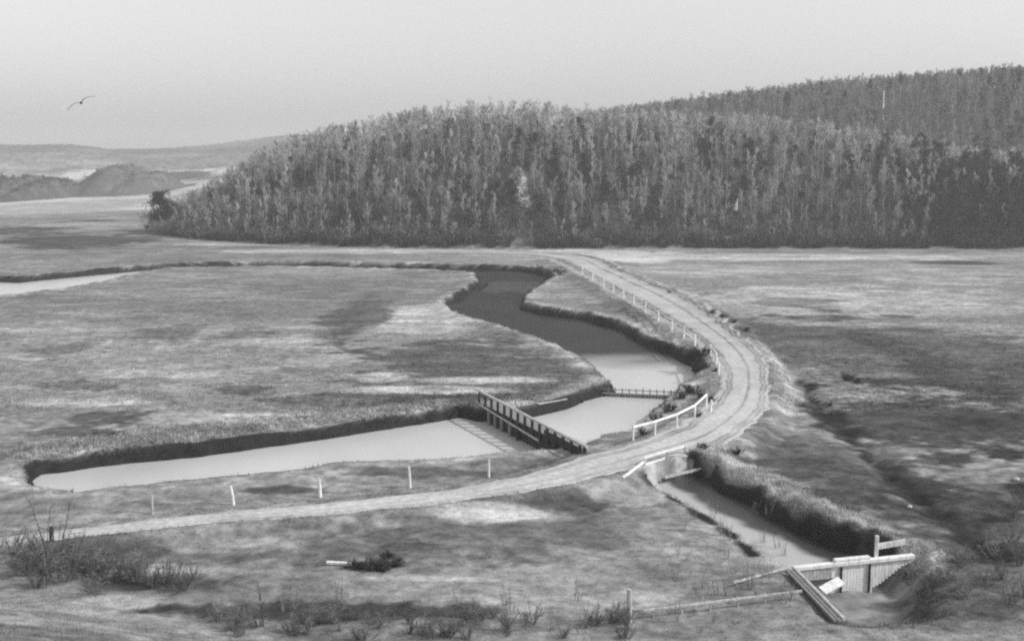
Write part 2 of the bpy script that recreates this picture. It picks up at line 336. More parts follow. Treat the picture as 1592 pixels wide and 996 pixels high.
M_DBARK = mat('dark_bark', 0.07, 0.95, 3, 0.3)
M_BIRD = mat('gull_plumage', 0.13, 0.8, 5, 0.2)
M_STONE = mat('pale_stone', 0.5, 0.9, 6, 0.25, bump=.3)

def road_mat():
    m = mat('sandy_road', 0.44, 0.95, 2.6, 0.26, bump=.7, spec=.08); t = m.node_tree; N = t.nodes; Lk = t.links.new
    a = N.new('ShaderNodeAttribute'); a.attribute_name = 'albedo'
    mu = [n for n in N if n.type == 'MATH'][0]; Lk(a.outputs['Fac'], mu.inputs[1]); return m
M_ROAD = road_mat()
def water_mat(name, base, ripple_attr=True):
    m = bpy.data.materials.new(name); m.use_nodes = True; t = m.node_tree; N = t.nodes; Lk = t.links.new
    b = N['Principled BSDF']; b.inputs['IOR'].default_value = 1.75; b.inputs['Specular IOR Level'].default_value = 0.5
    a = N.new('ShaderNodeAttribute'); a.attribute_name = 'sheen_silt'
    cc = N.new('ShaderNodeCombineColor')
    for i in range(3): Lk(a.outputs['Fac'], cc.inputs[i])
    Lk(cc.outputs[0], b.inputs['Base Color'])
    a2 = N.new('ShaderNodeAttribute'); a2.attribute_name = 'ripple'
    mi = N.new('ShaderNodeMapRange'); Lk(a2.outputs['Fac'], mi.inputs[0]); mi.inputs['To Min'].default_value = 1.75; mi.inputs['To Max'].default_value = 1.30; Lk(mi.outputs[0], b.inputs['IOR'])
    mr = N.new('ShaderNodeMapRange'); Lk(a2.outputs['Fac'], mr.inputs[0]); mr.inputs['To Min'].default_value = 0.33; mr.inputs['To Max'].default_value = 0.5
    Lk(mr.outputs[0], b.inputs['Roughness'])
    tc = N.new('ShaderNodeTexCoord'); nz = N.new('ShaderNodeTexNoise'); nz.inputs['Scale'].default_value = 2.5; nz.inputs['Detail'].default_value = 4
    Lk(tc.outputs['Object'], nz.inputs['Vector'])
    bp = N.new('ShaderNodeBump'); bp.inputs['Distance'].default_value = 0.02
    ms = N.new('ShaderNodeMapRange'); Lk(a2.outputs['Fac'], ms.inputs[0]); ms.inputs['To Min'].default_value = 0.05; ms.inputs['To Max'].default_value = 0.7
    Lk(ms.outputs[0], bp.inputs['Strength']); Lk(nz.outputs['Fac'], bp.inputs['Height']); Lk(bp.outputs[0], b.inputs['Normal'])
    return m
M_WATER = water_mat('river_water', 0.4)

# ------------------------------------------------------------------ mesh tools
def np_mesh(name, V, F, m, attrs=None, parent=None, smooth=False):
    """V (n,3), F (k,3 or 4) arrays -> one mesh object"""
    me = bpy.data.meshes.new(name); V = np.asarray(V, np.float32); F = np.asarray(F, np.int32)
    me.vertices.add(len(V)); me.vertices.foreach_set('co', V.ravel())
    n = F.shape[1]
    me.loops.add(F.size); me.loops.foreach_set('vertex_index', F.ravel())
    me.polygons.add(len(F)); me.polygons.foreach_set('loop_start', np.arange(0, F.size, n, dtype=np.int32))
    try: me.polygons.foreach_set('loop_total', np.full(len(F), n, np.int32))
    except Exception: pass
    if attrs:
        for k, v in attrs.items():
            at_ = me.attributes.new(k, 'FLOAT', 'POINT'); at_.data.foreach_set('value', np.asarray(v, np.float32).ravel())
    me.update(calc_edges=True); me.validate()
    if smooth: me.polygons.foreach_set('use_smooth', np.ones(len(me.polygons), bool))
    if m: me.materials.append(m)
    o = bpy.data.objects.new(name, me); COL.objects.link(o)
    if parent: o.parent = parent
    return o
class MB:
    def __init__(s): s.v = []; s.f = []
    def beam(s, a, b, wd, ht, up=(0, 0, 1)):
        a, b = Vector(a), Vector(b); d = (b - a).normalized(); up = Vector(up)
        if abs(d.dot(up)) > 0.98: up = Vector((0, 1, 0))
        sx = d.cross(up).normalized(); uz = sx.cross(d).normalized(); n = len(s.v); c = min(wd, ht) * 0.12
        prof = [(-wd/2 + c, -ht/2), (wd/2 - c, -ht/2), (wd/2, -ht/2 + c), (wd/2, ht/2 - c), (wd/2 - c, ht/2), (-wd/2 + c, ht/2), (-wd/2, ht/2 - c), (-wd/2, -ht/2 + c)]
        for p in (a, b):
            for (i, j) in prof: s.v.append(tuple(p + sx * i + uz * j))
        for k in range(8): s.f.append((n + k, n + (k + 1) % 8, n + 8 + (k + 1) % 8, n + 8 + k))
        s.f.append(tuple(n + 7 - k for k in range(8))); s.f.append(tuple(n + 8 + k for k in range(8))); return s
    def tube(s, path, rads, seg=7):
        n0 = len(s.v); path = [Vector(p) for p in path]
        for i, p in enumerate(path):
            d = (path[min(i + 1, len(path) - 1)] - path[max(i - 1, 0)]).normalized()
            q = d.cross(Vector((0.3, 0.9, 0.1))).normalized(); r_ = d.cross(q)
            for k in range(seg):
                an = 2 * math.pi * k / seg; s.v.append(tuple(p + (q * math.cos(an) + r_ * math.sin(an)) * rads[i]))
        for i in range(len(path) - 1):
            for k in range(seg):
                s.f.append((n0 + i * seg + k, n0 + i * seg + (k + 1) % seg, n0 + (i + 1) * seg + (k + 1) % seg, n0 + (i + 1) * seg + k))
        s.f.append(tuple(n0 + k for k in reversed(range(seg)))); e_ = n0 + (len(path) - 1) * seg; s.f.append(tuple(e_ + k for k in range(seg))); return s
    def build(s, name, m, parent=None):
        me = bpy.data.meshes.new(name); me.from_pydata(s.v, [], s.f); me.update(); me.materials.append(m)
        o = bpy.data.objects.new(name, me); COL.objects.link(o)
        if parent:
            o.parent = parent; o.matrix_parent_inverse = parent.matrix_basis.inverted()
        return o
def tag(o, label=None, cat=None, group=None, kind=None):
    if label: o['label'] = label
    if cat: o['category'] = cat
    if group: o['group'] = group
    if kind: o['kind'] = kind
    return o
def thing(name, loc, label, cat, group=None, rz=0.0):
    o = bpy.data.objects.new(name, None); COL.objects.link(o); o.location = loc; o.rotation_euler = (0, 0, rz); o.empty_display_size = 0.3
    return tag(o, label, cat, group)

# ================================================================== LARGE STRUCTURE
# ground: one fan-shaped sheet, fine near, coarse far
rows = list(np.arange(-12, 36, 1.2)) + list(np.arange(36, 44, .13))
yv = 44.0
while yv < 330: rows.append(yv); yv *= (1.0021 if yv < 105 else 1.0032)
while yv < 800: rows.append(yv); yv *= 1.006
while yv < 4200: rows.append(yv); yv *= 1.015
rows = np.array(rows); NC = 740
s_ = np.linspace(-1, 1, NC); hwid = 0.60 * np.maximum(rows, 0) + 26
GX = hwid[:, None] * s_[None, :]; GY = np.repeat(rows[:, None], NC, 1)
gx, gy = GX.ravel(), GY.ravel()
gz, G = height(gx, gy); G['z'] = gz
gt = tones(gx, gy, G)
nr = len(rows); idx = np.arange(nr * NC).reshape(nr, NC)
GF = np.stack([idx[:-1, :-1], idx[:-1, 1:], idx[1:, 1:], idx[1:, :-1]], -1).reshape(-1, 4)
ground = np_mesh('ground', np.stack([gx, gy, gz], 1), GF, M_GROUND, {'albedo': gt}, smooth=True)
tag(ground, 'pale and dark mottled salt marsh meadow with wooded hills beyond', 'ground', kind='structure')

def water_sheet(name, sdist, sheen_silt, ripple, label, lev=WATER):
    keep = (sdist[GF].min(1) < 0.6) & (gy[GF].max(1) < 400)
    F = GF[keep]; used = np.unique(F); remap = np.zeros(len(gx), np.int64); remap[used] = np.arange(len(used))
    o = np_mesh(name, np.stack([gx[used], gy[used], np.full(len(used), lev)], 1), remap[F], M_WATER, {'sheen_silt': sheen_silt[used], 'ripple': ripple[used]}, smooth=True)
    tag(o, label, 'water', kind='structure')
# the upper reach lies ruffled over dark weed; canal and pool have sky reflection painted in as pale colour
yU = at(1000, 576, WATER)[1]; yD = at(1000, 550, WATER)[1]
nn = fbm(gx / 7, gy / 7, 201, 3)
dark = sst(yU, yD + 1.5, gy + 5.0 * nn + 0.05 * (gx - 8)); left = sst(at(240, 430)[0] + 8, at(110, 440)[0], gx)
dark = dark * (1 - left)
sheen_silt = 0.56 * (1 - dark) + (0.016 + 0.01 * nn) * dark
sheen_silt = sheen_silt * (1 + .16 * fbm(gx / 5, gy / 11, 203, 4))
water_sheet('river', G['sr'], sheen_silt + 0 * gx, dark, 'pale still river widening into pools beside the curving road')
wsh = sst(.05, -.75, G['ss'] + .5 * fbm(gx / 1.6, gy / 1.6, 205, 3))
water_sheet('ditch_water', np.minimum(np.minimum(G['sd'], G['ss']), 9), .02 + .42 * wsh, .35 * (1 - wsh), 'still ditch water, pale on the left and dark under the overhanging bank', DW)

# road
nU = 17; LN = len(RC)
rv, ra, rf = [], [], []
tang = np.gradient(RC[:, :2], axis=0); tang /= np.linalg.norm(tang, axis=1)[:, None]
nrm = np.stack([-tang[:, 1], tang[:, 0]], 1)
dist = np.concatenate([[0], np.cumsum(np.linalg.norm(np.diff(RC[:, :2], axis=0), axis=1))])
sub = np.linspace(0, dist[-1], 520)
cx_, cy_ = np.interp(sub, dist, RC[:, 0]), np.interp(sub, dist, RC[:, 1]); cz_ = np.interp(sub, dist, RC[:, 2]); hw_ = np.interp(sub, dist, RHW)
nx_, ny_ = np.interp(sub, dist, nrm[:, 0]), np.interp(sub, dist, nrm[:, 1])
U = np.linspace(-1, 1, nU)
eL = 1 + 0.20 * fbm(sub / 1.7, sub * 0 + 3, 301, 3); eR = 1 + 0.24 * fbm(sub / 1.7, sub * 0 + 9, 302, 3)
for j, uu in enumerate(np.linspace(-1, 1, 41)):
    sc = np.where(uu > 0, eL, eR); off = uu * hw_ * sc
    X, Y = cx_ + nx_ * off, cy_ + ny_ * off
    rut = sum(np.exp(-((uu - c0) / 0.045) ** 2) for c0 in (-0.74, -0.60, -.15, 0.50, 0.64)) * (.45 + .55 * sst(60, 92, cy_ + 12 * sst(2, 9, cx_))) * (.75 + .6 * fbm(X / 3, Y / 3, 309))
    Z = cz_ + 0.055 - 0.16 * abs(uu) ** 10 - 0.03 * rut + 0.015 * fbm(X / 0.7, Y / 0.7, 305, 2)
    n_ = fbm(X / 2.2, Y / 2.2, 303, 3); far_ = sst(95, 140, cy_)
    alb = 0.50 + 0.10 * n_ - 0.31 * np.clip(rut, 0, 1) - 0.10 * far_ * sst(0.25, 0.55, abs(uu)) * (1 - sst(.75, .95, abs(uu))) - 0.05 * far_ - 0.12 * sst(0.9, 1, abs(uu)) * (0.6 + n_)
    rv.append(np.stack([X, Y, Z], 1)); ra.append(alb)
RV = np.stack(rv, 1).reshape(-1, 3); RA = np.stack(ra, 1).ravel(); NU = 41
ri = np.arange(520 * NU).reshape(520, NU)
RF = np.stack([ri[:-1, 1:], ri[:-1, :-1], ri[1:, :-1], ri[1:, 1:]], -1).reshape(-1, 4)
road = np_mesh('road', RV, RF, M_ROAD, {'albedo': RA}, smooth=True)
tag(road, 'pale rutted sand road curving across the marsh', 'road', kind='structure')

# ------------------------------------------------------------------ vegetation builders
def slivers(C, D, Ln, Wd):
    """thin triangles: centre bases C, directions D, lengths, widths -> V, F"""
    n = len(C); D = D / np.linalg.norm(D, axis=1)[:, None]
    r_ = rng.normal(size=(n, 3)); sd = np.cross(D, r_); sd /= np.linalg.norm(sd, axis=1)[:, None] + 1e-9
    a = C - sd * Wd[:, None] / 2; b = C + sd * Wd[:, None] / 2; c = C + D * Ln[:, None]
    return np.stack([a, b, c], 1).reshape(-1, 3), np.arange(3 * n).reshape(-1, 3)
def tubes(paths, rads, seg=4):
    V, F = [], []; n0 = 0
    for P_, R_ in zip(paths, rads):
        P_ = np.asarray(P_); k = len(P_)
        for i in range(k):
            d = P_[min(i + 1, k - 1)] - P_[max(i - 1, 0)]; d = d / (np.linalg.norm(d) + 1e-9)
            q = np.cross(d, [0.31, 0.9, 0.13]); q /= np.linalg.norm(q) + 1e-9; r2 = np.cross(d, q)
            for j in range(seg):
                an = 2 * math.pi * j / seg; V.append(P_[i] + (q * math.cos(an) + r2 * math.sin(an)) * R_[i])
        for i in range(k - 1):
            for j in range(seg):
                a, b = n0 + i * seg + j, n0 + i * seg + (j + 1) % seg
                F.append((a, b, b + seg)); F.append((a, b + seg, a + seg))
        n0 += k * seg
    return np.array(V), np.array(F)
def grow_bare(h, spread, ntw, tone, wd=0.08, low=0.22, lean=0.06):
    """leafless tree: (trunk V,F), (crown V,F,albedo)"""
    k = 6; ax = np.cumsum(rng.normal(0, lean, (k, 2)), 0) * h / 8; ax -= ax[0]
    tp = np.array([[ax[i, 0], ax[i, 1], h * 0.92 * i / (k - 1) - (0.4 if i == 0 else 0)] for i in range(k)])
    r0 = h * 0.0135
    paths, rads = [tp], [np.linspace(r0, r0 * 0.25, k)]
    tips = []
    for i in range(rng.integers(9, 14)):
        f = rng.uniform(low, 0.92); b = np.array([np.interp(f * h * 0.92, tp[:, 2], tp[:, j]) for j in range(3)])
        an = rng.uniform(0, 2 * math.pi); ln = spread * (1.15 - 0.6 * f) * rng.uniform(0.6, 1.1)
        e = b + np.array([math.cos(an) * ln * .75, math.sin(an) * ln * .75, ln * rng.uniform(0.6, 1.1)])
        mid = (b + e) / 2 + np.array([math.cos(an), math.sin(an), -0.2]) * ln * 0.12
        paths.append([b, mid, e]); rads.append([r0 * 0.45, r0 * 0.3, r0 * 0.12]); tips.append((b, mid, e))
    tv, tf = tubes(paths, rads, 4)
    tips.append((tp[3], tp[4], tp[5]))
    C, D, Ln = [], [], []
    per = ntw // len(tips) + 1
    for (b, mid, e) in tips:
        for q in range(per):
            f = rng.uniform(0.25, 1.0); p = b * (1 - f) ** 2 + 2 * mid * f * (1 - f) + e * f * f
            d = (e - b) / np.linalg.norm(e - b) + rng.normal(0, 0.6, 3) + np.array([0, 0, 0.8])
            C.append(p + rng.normal(0, 0.12, 3)); D.append(d); Ln.append(rng.uniform(0.5, 1.35) * spread * 0.5)
    C, D, Ln = map(np.array, (C, D, Ln))
    cv, cf = slivers(C, D, Ln, wd * rng.uniform(0.6, 1.3, len(C)))
    al = np.repeat(tone * rng.uniform(0.75, 1.3, len(C)), 3)
    return (tv, tf), (cv, cf, al)
def grow_pine(h, spread, n, tone, low=.18, nbr=16):
    k = 5; tp = np.array([[rng.normal(0, .12) * (i > 0), rng.normal(0, .12) * (i > 0), h * 0.95 * i / (k - 1) - (.4 if i == 0 else 0)] for i in range(k)])
    r0 = h * 0.02; paths, rads = [tp], [np.linspace(r0, r0 * .3, k)]; C, D = [], []
    cl = []
    for i in range(nbr):
        f = rng.uniform(low, 0.97); an = rng.uniform(0, 6.28); ln = spread * (1.05 - 0.65 * f) * rng.uniform(.55, 1.1)
        b = np.array([0, 0, f * h]); e = b + np.array([math.cos(an) * ln, math.sin(an) * ln, ln * rng.uniform(-.05, .35)])
        paths.append([b, e]); rads.append([r0 * .4, r0 * .15]); cl.append((e, ln * .55 + .25)); cl.append(((b + e) / 2, ln * .4 + .2))
    cl.append((tp[-1], spread * .3))
    tv, tf = tubes(paths, rads, 4)
    for q in range(n):
        c, r_ = cl[rng.integers(len(cl))]; v = rng.normal(size=3); v /= np.linalg.norm(v)
        C.append(c + v * r_ * rng.uniform(.2, 1) * np.array([1, 1, .7])); D.append(v + np.array([0, 0, .4]) + rng.normal(0, .4, 3))
    C, D = np.array(C), np.array(D)
    cv, cf = slivers(C, D, rng.uniform(.35, .75, n), rng.uniform(.14, .3, n))
    return (tv, tf), (cv, cf, np.repeat(tone * rng.uniform(.6, 1.4, n), 3))
def grow_shrub(h, spread, n, tone, wd=0.05, stems=9):
    paths, rads, C, D, Ln = [], [], [], [], []
    for i in range(stems):
        an = rng.uniform(0, 6.28); b = np.array([rng.normal(0, spread * .18), rng.normal(0, spread * .18), -.15])
        e = b + np.array([math.cos(an) * spread * rng.uniform(.2, .9), math.sin(an) * spread * rng.uniform(.2, .9), h * rng.uniform(.55, 1.0) + .15])
        mid = (b + e) / 2 + rng.normal(0, .12 * spread, 3); paths.append([b, mid, e]); rads.append([.015 * h ** .5, .010 * h ** .5, .004])
        for q in range(n // stems):
            f = rng.uniform(.2, 1); p = b * (1 - f) ** 2 + 2 * mid * f * (1 - f) + e * f * f
            C.append(p); D.append((e - b) / np.linalg.norm(e - b) + rng.normal(0, .8, 3)); Ln.append(rng.uniform(.25, .6) * max(spread, h * .6) * .7)
    tv, tf = tubes(paths, rads, 4); C, D, Ln = map(np.array, (C, D, Ln))
    cv, cf = slivers(C, D, Ln, wd * rng.uniform(.6, 1.4, len(C)))
    return (tv, tf), (cv, cf, np.repeat(tone * rng.uniform(.7, 1.35, len(C)), 3))
class Kind:
    """a few grown individuals whose mesh data later ones share"""
    def __init__(s, name, crown_name, stem_name, grown, m_stem, m_crown):
        s.name, s.cn, s.sn = name, crown_name, stem_name; s.var = []; s.raw = grown
        for (tv, tf), (cv, cf, al) in grown:
            a = np_mesh(stem_name, tv, tf, m_stem); b = np_mesh(crown_name, cv, cf, m_crown, {'albedo': al})
            s.var.append((a.data, b.data)); bpy.data.objects.remove(a); bpy.data.objects.remove(b)
    def place(s, loc, sc, label, cat, group=None, v=None, szz=1.0):
        t = thing(s.name, loc, label, cat, group, rng.uniform(0, 6.28)); t.scale = (sc, sc, sc * szz)
        a, b = s.var[rng.integers(len(s.var)) if v is None else v]
        for nm, d in ((s.sn, a), (s.cn, b)):
            o = bpy.data.objects.new(nm, d); COL.objects.link(o); o.parent = t
        return t
BARE = Kind('bare_tree', 'crown', 'trunk', [grow_bare(rng.uniform(7.0, 9.2), rng.uniform(1.4, 2.3), 470, rng.choice([.16, .20, .25, .30, .36, .42]) * rng.uniform(.92, 1.08), .046, rng.uniform(.08, .22)) for _ in range(14)], M_BARK, M_TWIG)
PINE = Kind('evergreen_tree', 'crown', 'trunk', [grow_pine(rng.uniform(6, 8), rng.uniform(1.7, 2.3), 520, rng.uniform(.035, .055)) for _ in range(6)], M_DBARK, M_PINE)
BUSH = Kind('shrub', 'foliage', 'stem', [grow_shrub(rng.uniform(1.6, 2.4), rng.uniform(1.5, 2.1), 520, rng.uniform(.05, .10), .10, 12) for _ in range(6)], M_DBARK, M_TWIG)
LOWB = Kind('shrub', 'foliage', 'stem', [grow_shrub(1.0, 1.05, 1700, rng.uniform(.045, .075), .026, 18) for _ in range(4)], M_DBARK, M_TWIG)
BRUSH = Kind('brush', 'twigs', 'stem', [grow_shrub(1.4, 1.1, 620, rng.uniform(.15, .25), .018, 12) for _ in range(5)], M_DBARK, M_TWIG)
WEED = Kind('weed', 'twigs', 'stem', [grow_shrub(1.5, .45, 60, rng.uniform(.20, .34), .018, 5) for _ in range(4)], M_GREYW, M_TWIG)

# ------------------------------------------------------------------ woods on the hills
cand = []
def accept(x, y, g, i): return True
N = 14000
cc = rng.uniform(232, 1760, N); uu = rng.uniform(0.0, 1.25, N) ** 1.0
yb = depth_of(ip(BASE, cc)); yy = yb + 1.5 + uu * 62; xx = (cc - 796) / (FOC / cp) * yy
cell = set(); keep = []
for i in range(N):
    gap = 2.1 if uu[i] < .5 else 2.4
    k = (int(xx[i] / gap), int(yy[i] / gap))
    if k in cell: continue
    if abs(cc[i] - 806 - uu[i] * 160) < 11 - 16 * uu[i] and uu[i] < .17: continue
    if abs(cc[i] - 1146) < 7 and uu[i] < .26: continue
    cell.add(k); keep.append(i)
keep = np.array(keep); X, Y, Cc, Uu = xx[keep], yy[keep], cc[keep], uu[keep]
Z = height(X, Y, False)[0]
pd = fbm(X / 16, Y / 16, 401, 3)                            # where the dark evergreens gather
dk = ((Uu < .7) | (Cc > 1300)) & (rng.uniform(size=len(X)) < 0.03 + 0.16 * (pd > .25) * sst(500, 1000, Cc) + 0.75 * sst(1320, 1520, Cc) * sst(.95, .6, Uu) + .05 * sst(1000, 1300, Cc))
order = np.argsort(Y + rng.uniform(0, 6, len(Y)))
inframe = (Cc > 236) & (Cc < 1585)
nb = npn = 0; mass = []
for i in order:
    sc = rng.uniform(.70, .95) * (0.62 + 0.38 * sst(0, .18, Uu[i])) * (0.72 + .28 * sst(232, 420, Cc[i]))
    if dk[i]:
        if inframe[i] and npn < 290:
            PINE.place((X[i], Y[i], Z[i]), sc, 'dark evergreen tree standing among bare trees on the wooded hill', 'tree', 'dark evergreens among the trees of the wooded hill'); npn += 1
        else: mass.append((X[i], Y[i], Z[i], sc, 1, 1.0))
    elif inframe[i] and nb < 300:
        BARE.place((X[i], Y[i], Z[i]), sc, 'bare grey tree in the front ranks of the wooded hill', 'tree', 'bare trees at the front of the wooded hill'); nb += 1
    else: mass.append((X[i], Y[i], Z[i], sc * (.85 if Uu[i] > .75 else 1), 0, 1.25 if Uu[i] > .72 else 1.0))
# second hill behind, all one far wood
cell = set()
for i in range(20000):
    c = rng.uniform(880, 1800); y = rng.uniform(345, 540); x = (c - 796) / (FOC / cp) * y; k = (int(x / 2.7), int(y / 2.7))
    if k in cell: continue
    cell.add(k); mass.append((x, y, None, rng.uniform(.6, .85), 1 if rng.uniform() < .05 + .22 * sst(1480, 1592, c) else 0, .72))
mx = np.array([m_[0] for m_ in mass]); my = np.array([m_[1] for m_ in mass]); mz = height(mx, my, False)[0]
VV, FF, AA, n0 = [], [], [], 0
for i, m_ in enumerate(mass):
    src = PINE.raw if m_[4] else BARE.raw
    (tv, tf), (cv, cf, al) = src[rng.integers(len(src))]
    a = rng.uniform(0, 6.28); Rm = np.array([[math.cos(a), -math.sin(a), 0], [math.sin(a), math.cos(a), 0], [0, 0, 1]])
    if m_[4]: cv, cf, al = cv, cf, al
    v = np.vstack([tv, cv]) @ Rm.T * m_[3] + np.array([m_[0], m_[1], mz[i]])
    f = np.vstack([tf, cf + len(tv)]); al = np.concatenate([np.full(len(tv), .05 if m_[4] else .40), al]) * rng.uniform(.82, 1.18) * m_[5]
    VV.append(v); FF.append(f + n0); AA.append(al); n0 += len(v)
for i in range(2600):
    c = rng.uniform(240, 1700); u_ = rng.uniform(0, 1) ** 1.6 * .9; y = float(depth_of(ip(BASE, c))) + 1 + u_ * 62; x = (c - 796) / (FOC / cp) * y
    if abs(c - 806 - u_ * 160) < 10 and u_ < .16: continue
    if abs(c - 1146) < 10 and u_ < .26: continue
    (tv, tf), (cv, cf, al) = BUSH.raw[rng.integers(6)]; k = rng.permutation(len(cf))[:120]
    sc = np.array([1, 1, rng.uniform(.9, 2.0)]) * rng.uniform(.8, 1.2)
    v = (cv.reshape(-1, 3, 3)[k] * sc).reshape(-1, 3) + np.array([x, y, hz(x, y)])
    VV.append(v); FF.append(np.arange(len(v)).reshape(-1, 3) + n0); AA.append(np.repeat(al.reshape(-1, 3)[k, 0] * rng.uniform(.7, 2.0) * (1 - .55 * sst(1250, 1560, c)), 3)); n0 += len(v)
wood = np_mesh('forest', np.vstack(VV), np.vstack(FF), M_TWIG, {'albedo': np.concatenate(AA)})
tag(wood, 'mass of bare trees covering the upper slopes of both hills', 'forest', kind='stuff')
# scrub on the far dunes
VV, FF, AA, n0 = [], [], [], 0
for (hx, hy, hw, hd, ht, tn) in HUMPS:
    for i in range(int((.20 - min(tn, .19)) * 2600)):
        a = rng.uniform(0, 6.28); r_ = rng.uniform(0, 1) ** .6; x, y = hx + hw * r_ * math.cos(a), hy + hd * r_ * math.sin(a)
        (tv, tf), (cv, cf, al) = BUSH.raw[rng.integers(6)]; sc = rng.uniform(.45, .95)
        k = rng.permutation(len(cf))[:140]; v = (cv.reshape(-1, 3, 3)[k] * np.array([sc, sc, sc * .8])).reshape(-1, 3) + np.array([x, y, hz(x, y)])
        VV.append(v); FF.append(np.arange(len(v)).reshape(-1, 3) + n0); AA.append(np.repeat(al.reshape(-1, 3)[k, 0] * rng.uniform(.8, 1.6), 3)); n0 += len(v)
for i in range(1300):
    y = rng.uniform(640, 1500); c = rng.uniform(-40, 460); x = (c - 796) / (FOC / cp) * y
    if 78 < c < 128 and y < 1050: continue
    if fbm(np.array([x / 90]), np.array([y / 140]), 107)[0] < -.05: continue
    (tv, tf), (cv, cf, al) = BUSH.raw[rng.integers(6)]; sc = rng.uniform(.8, 1.7); k = rng.permutation(len(cf))[:60]
    v = (cv.reshape(-1, 3, 3)[k] * np.array([sc * 1.5, sc * 1.5, sc * .6])).reshape(-1, 3) + np.array([x, y, hz(x, y)])
    VV.append(v); FF.append(np.arange(len(v)).reshape(-1, 3) + n0); AA.append(np.repeat(al.reshape(-1, 3)[k, 0] * 1.3, 3)); n0 += len(v)
scrub = np_mesh('scrub', np.vstack(VV), np.vstack(FF), M_TWIG, {'albedo': np.concatenate(AA)})
tag(scrub, 'low dark scrub covering the far sandy hillocks', 'scrub', kind='stuff')
# shrubs along the foot of the hill
for c in np.linspace(262, 1640, 230):
    c = c + rng.uniform(-5, 5)
    if abs(c - 808) < 16 or (700 < c < 800 and rng.uniform() < .6): continue
    y = float(depth_of(ip(BASE, c))) + rng.uniform(0.3, 3.0); x = (c - 796) / (FOC / cp) * y
    if c > 1590: continue
    BUSH.place((x, y, hz(x, y)), rng.uniform(.6, 1.25), 'low dark shrub along the foot of the wooded hill', 'shrub', 'shrubs along the foot of the wooded hill')

# ================================================================== OBJECTS
Zr = 0.0
# the big dark tree at the near left end of the hill
(p) = on_ground(250, 359)
PINE2 = Kind('evergreen_tree', 'crown', 'trunk', [grow_pine(10.0, 4.6, 5200, .03, .03, 44)], M_DBARK, M_PINE)
PINE2.place(tuple(p), 1.0, 'big dark round evergreen alone at the left end of the wooded hill', 'tree')
for k, (px, py, s, lb) in enumerate([(262, 360, .8, 'dark shrub right beside the big dark evergreen'), (283, 365, .9, 'dark shrub second from the big dark evergreen'), (228, 356, .55, 'small dark shrub at the open side of the big evergreen')]):
    p = on_ground(px, py); BUSH.place(tuple(p), s * 1.2, lb, 'shrub')
# bushes along the river and the road
for (px, py, s, lb, knd) in [
    (836, 425, 1.0, 'leftmost grey shrub of the clump at the river bend below the wooded hill', BUSH), (852, 427, 1.15, 'middle grey shrub of the clump at the river bend', BUSH), (872, 428, 1.0, 'right grey shrub of the clump between river bend and road', BUSH),
    (1037, 546, 1.1, 'round dark shrub on the dark bank of the upper river', LOWB), (1070, 560, 1.5, 'dark shrub beside the large one at the pool corner', LOWB), (1088, 556, 2.0, 'large dark shrub between the pool corner and the road fence', LOWB),
    (1096, 574, 1.1, 'small dark shrub below the large one by the pool corner', LOWB), (1112, 578, .7, 'tiny dark shrub at the inner edge of the road bend', LOWB), (1084, 580, .9, 'low dark shrub at the rightmost tip of the upper pool', LOWB),
    (1074, 612, 1.5, 'dark shrub at the right end of the low weir', LOWB), (1058, 620, 1.1, 'dark low shrub below the right end of the weir', LOWB), (1040, 640, 1.3, 'grey low shrub on the slope behind the white guard rail', LOWB), (1022, 655, 1.1, 'low shrub on the bank behind the middle of the guard rail', LOWB), (1000, 676, .9, 'low shrub on the bank at the lower end of the guard rail', LOWB),
    (1090, 618, .8, 'dark shrub left of the upper end of the guard rail', LOWB), (1107, 624, .9, 'dark shrub right of the upper end of the guard rail', LOWB), (1083, 648, .7, 'dark tuft below the guard rail near the road', LOWB),
    (1108, 487, .9, 'upper dark shrub in the line below the outer road edge', LOWB), (1124, 494, .9, 'second dark shrub in the line below the outer road edge', LOWB), (1140, 502, .9, 'third dark shrub in the line below the outer road edge', LOWB), (1160, 515, 1.0, 'lowest dark shrub below the outer road edge', LOWB), (1040, 456, .7, 'small dark shrub far up the outer road edge', LOWB),
    (1318, 592, 1.3, 'wide dark shrub alone in the right meadow', LOWB), (1334, 596, .9, 'smaller dark shrub touching the lone one in the right meadow', LOWB), (1290, 632, .6, 'dark tuft at the head of the dark swale', LOWB),
    (1092, 700, .9, 'dark shrub on the grassy spoil bank next to the culvert', LOWB), (1145, 706, .8, 'dark tuft on top of the spoil bank', LOWB), (1076, 722, .9, 'dark shrub overhanging the ditch beside the culvert', LOWB),
    (560, 884, 1.2, 'dark bush with the white plank at its tip in the near field', LOWB), (588, 886, 1.3, 'middle dark bush of the clump in the near field', LOWB), (615, 878, 1.0, 'right dark bush of the clump in the near field', LOWB), (602, 868, .8, 'rear dark bush of the clump in the near field', LOWB),
    (473, 652, .55, 'dark grass tuft on the levee above the canal', LOWB)]:
    p = on_ground(px, py); knd.place(tuple(p), s * (.66 if knd is LOWB else .8), lb, 'shrub', szz=.72 if py < 860 else .55)
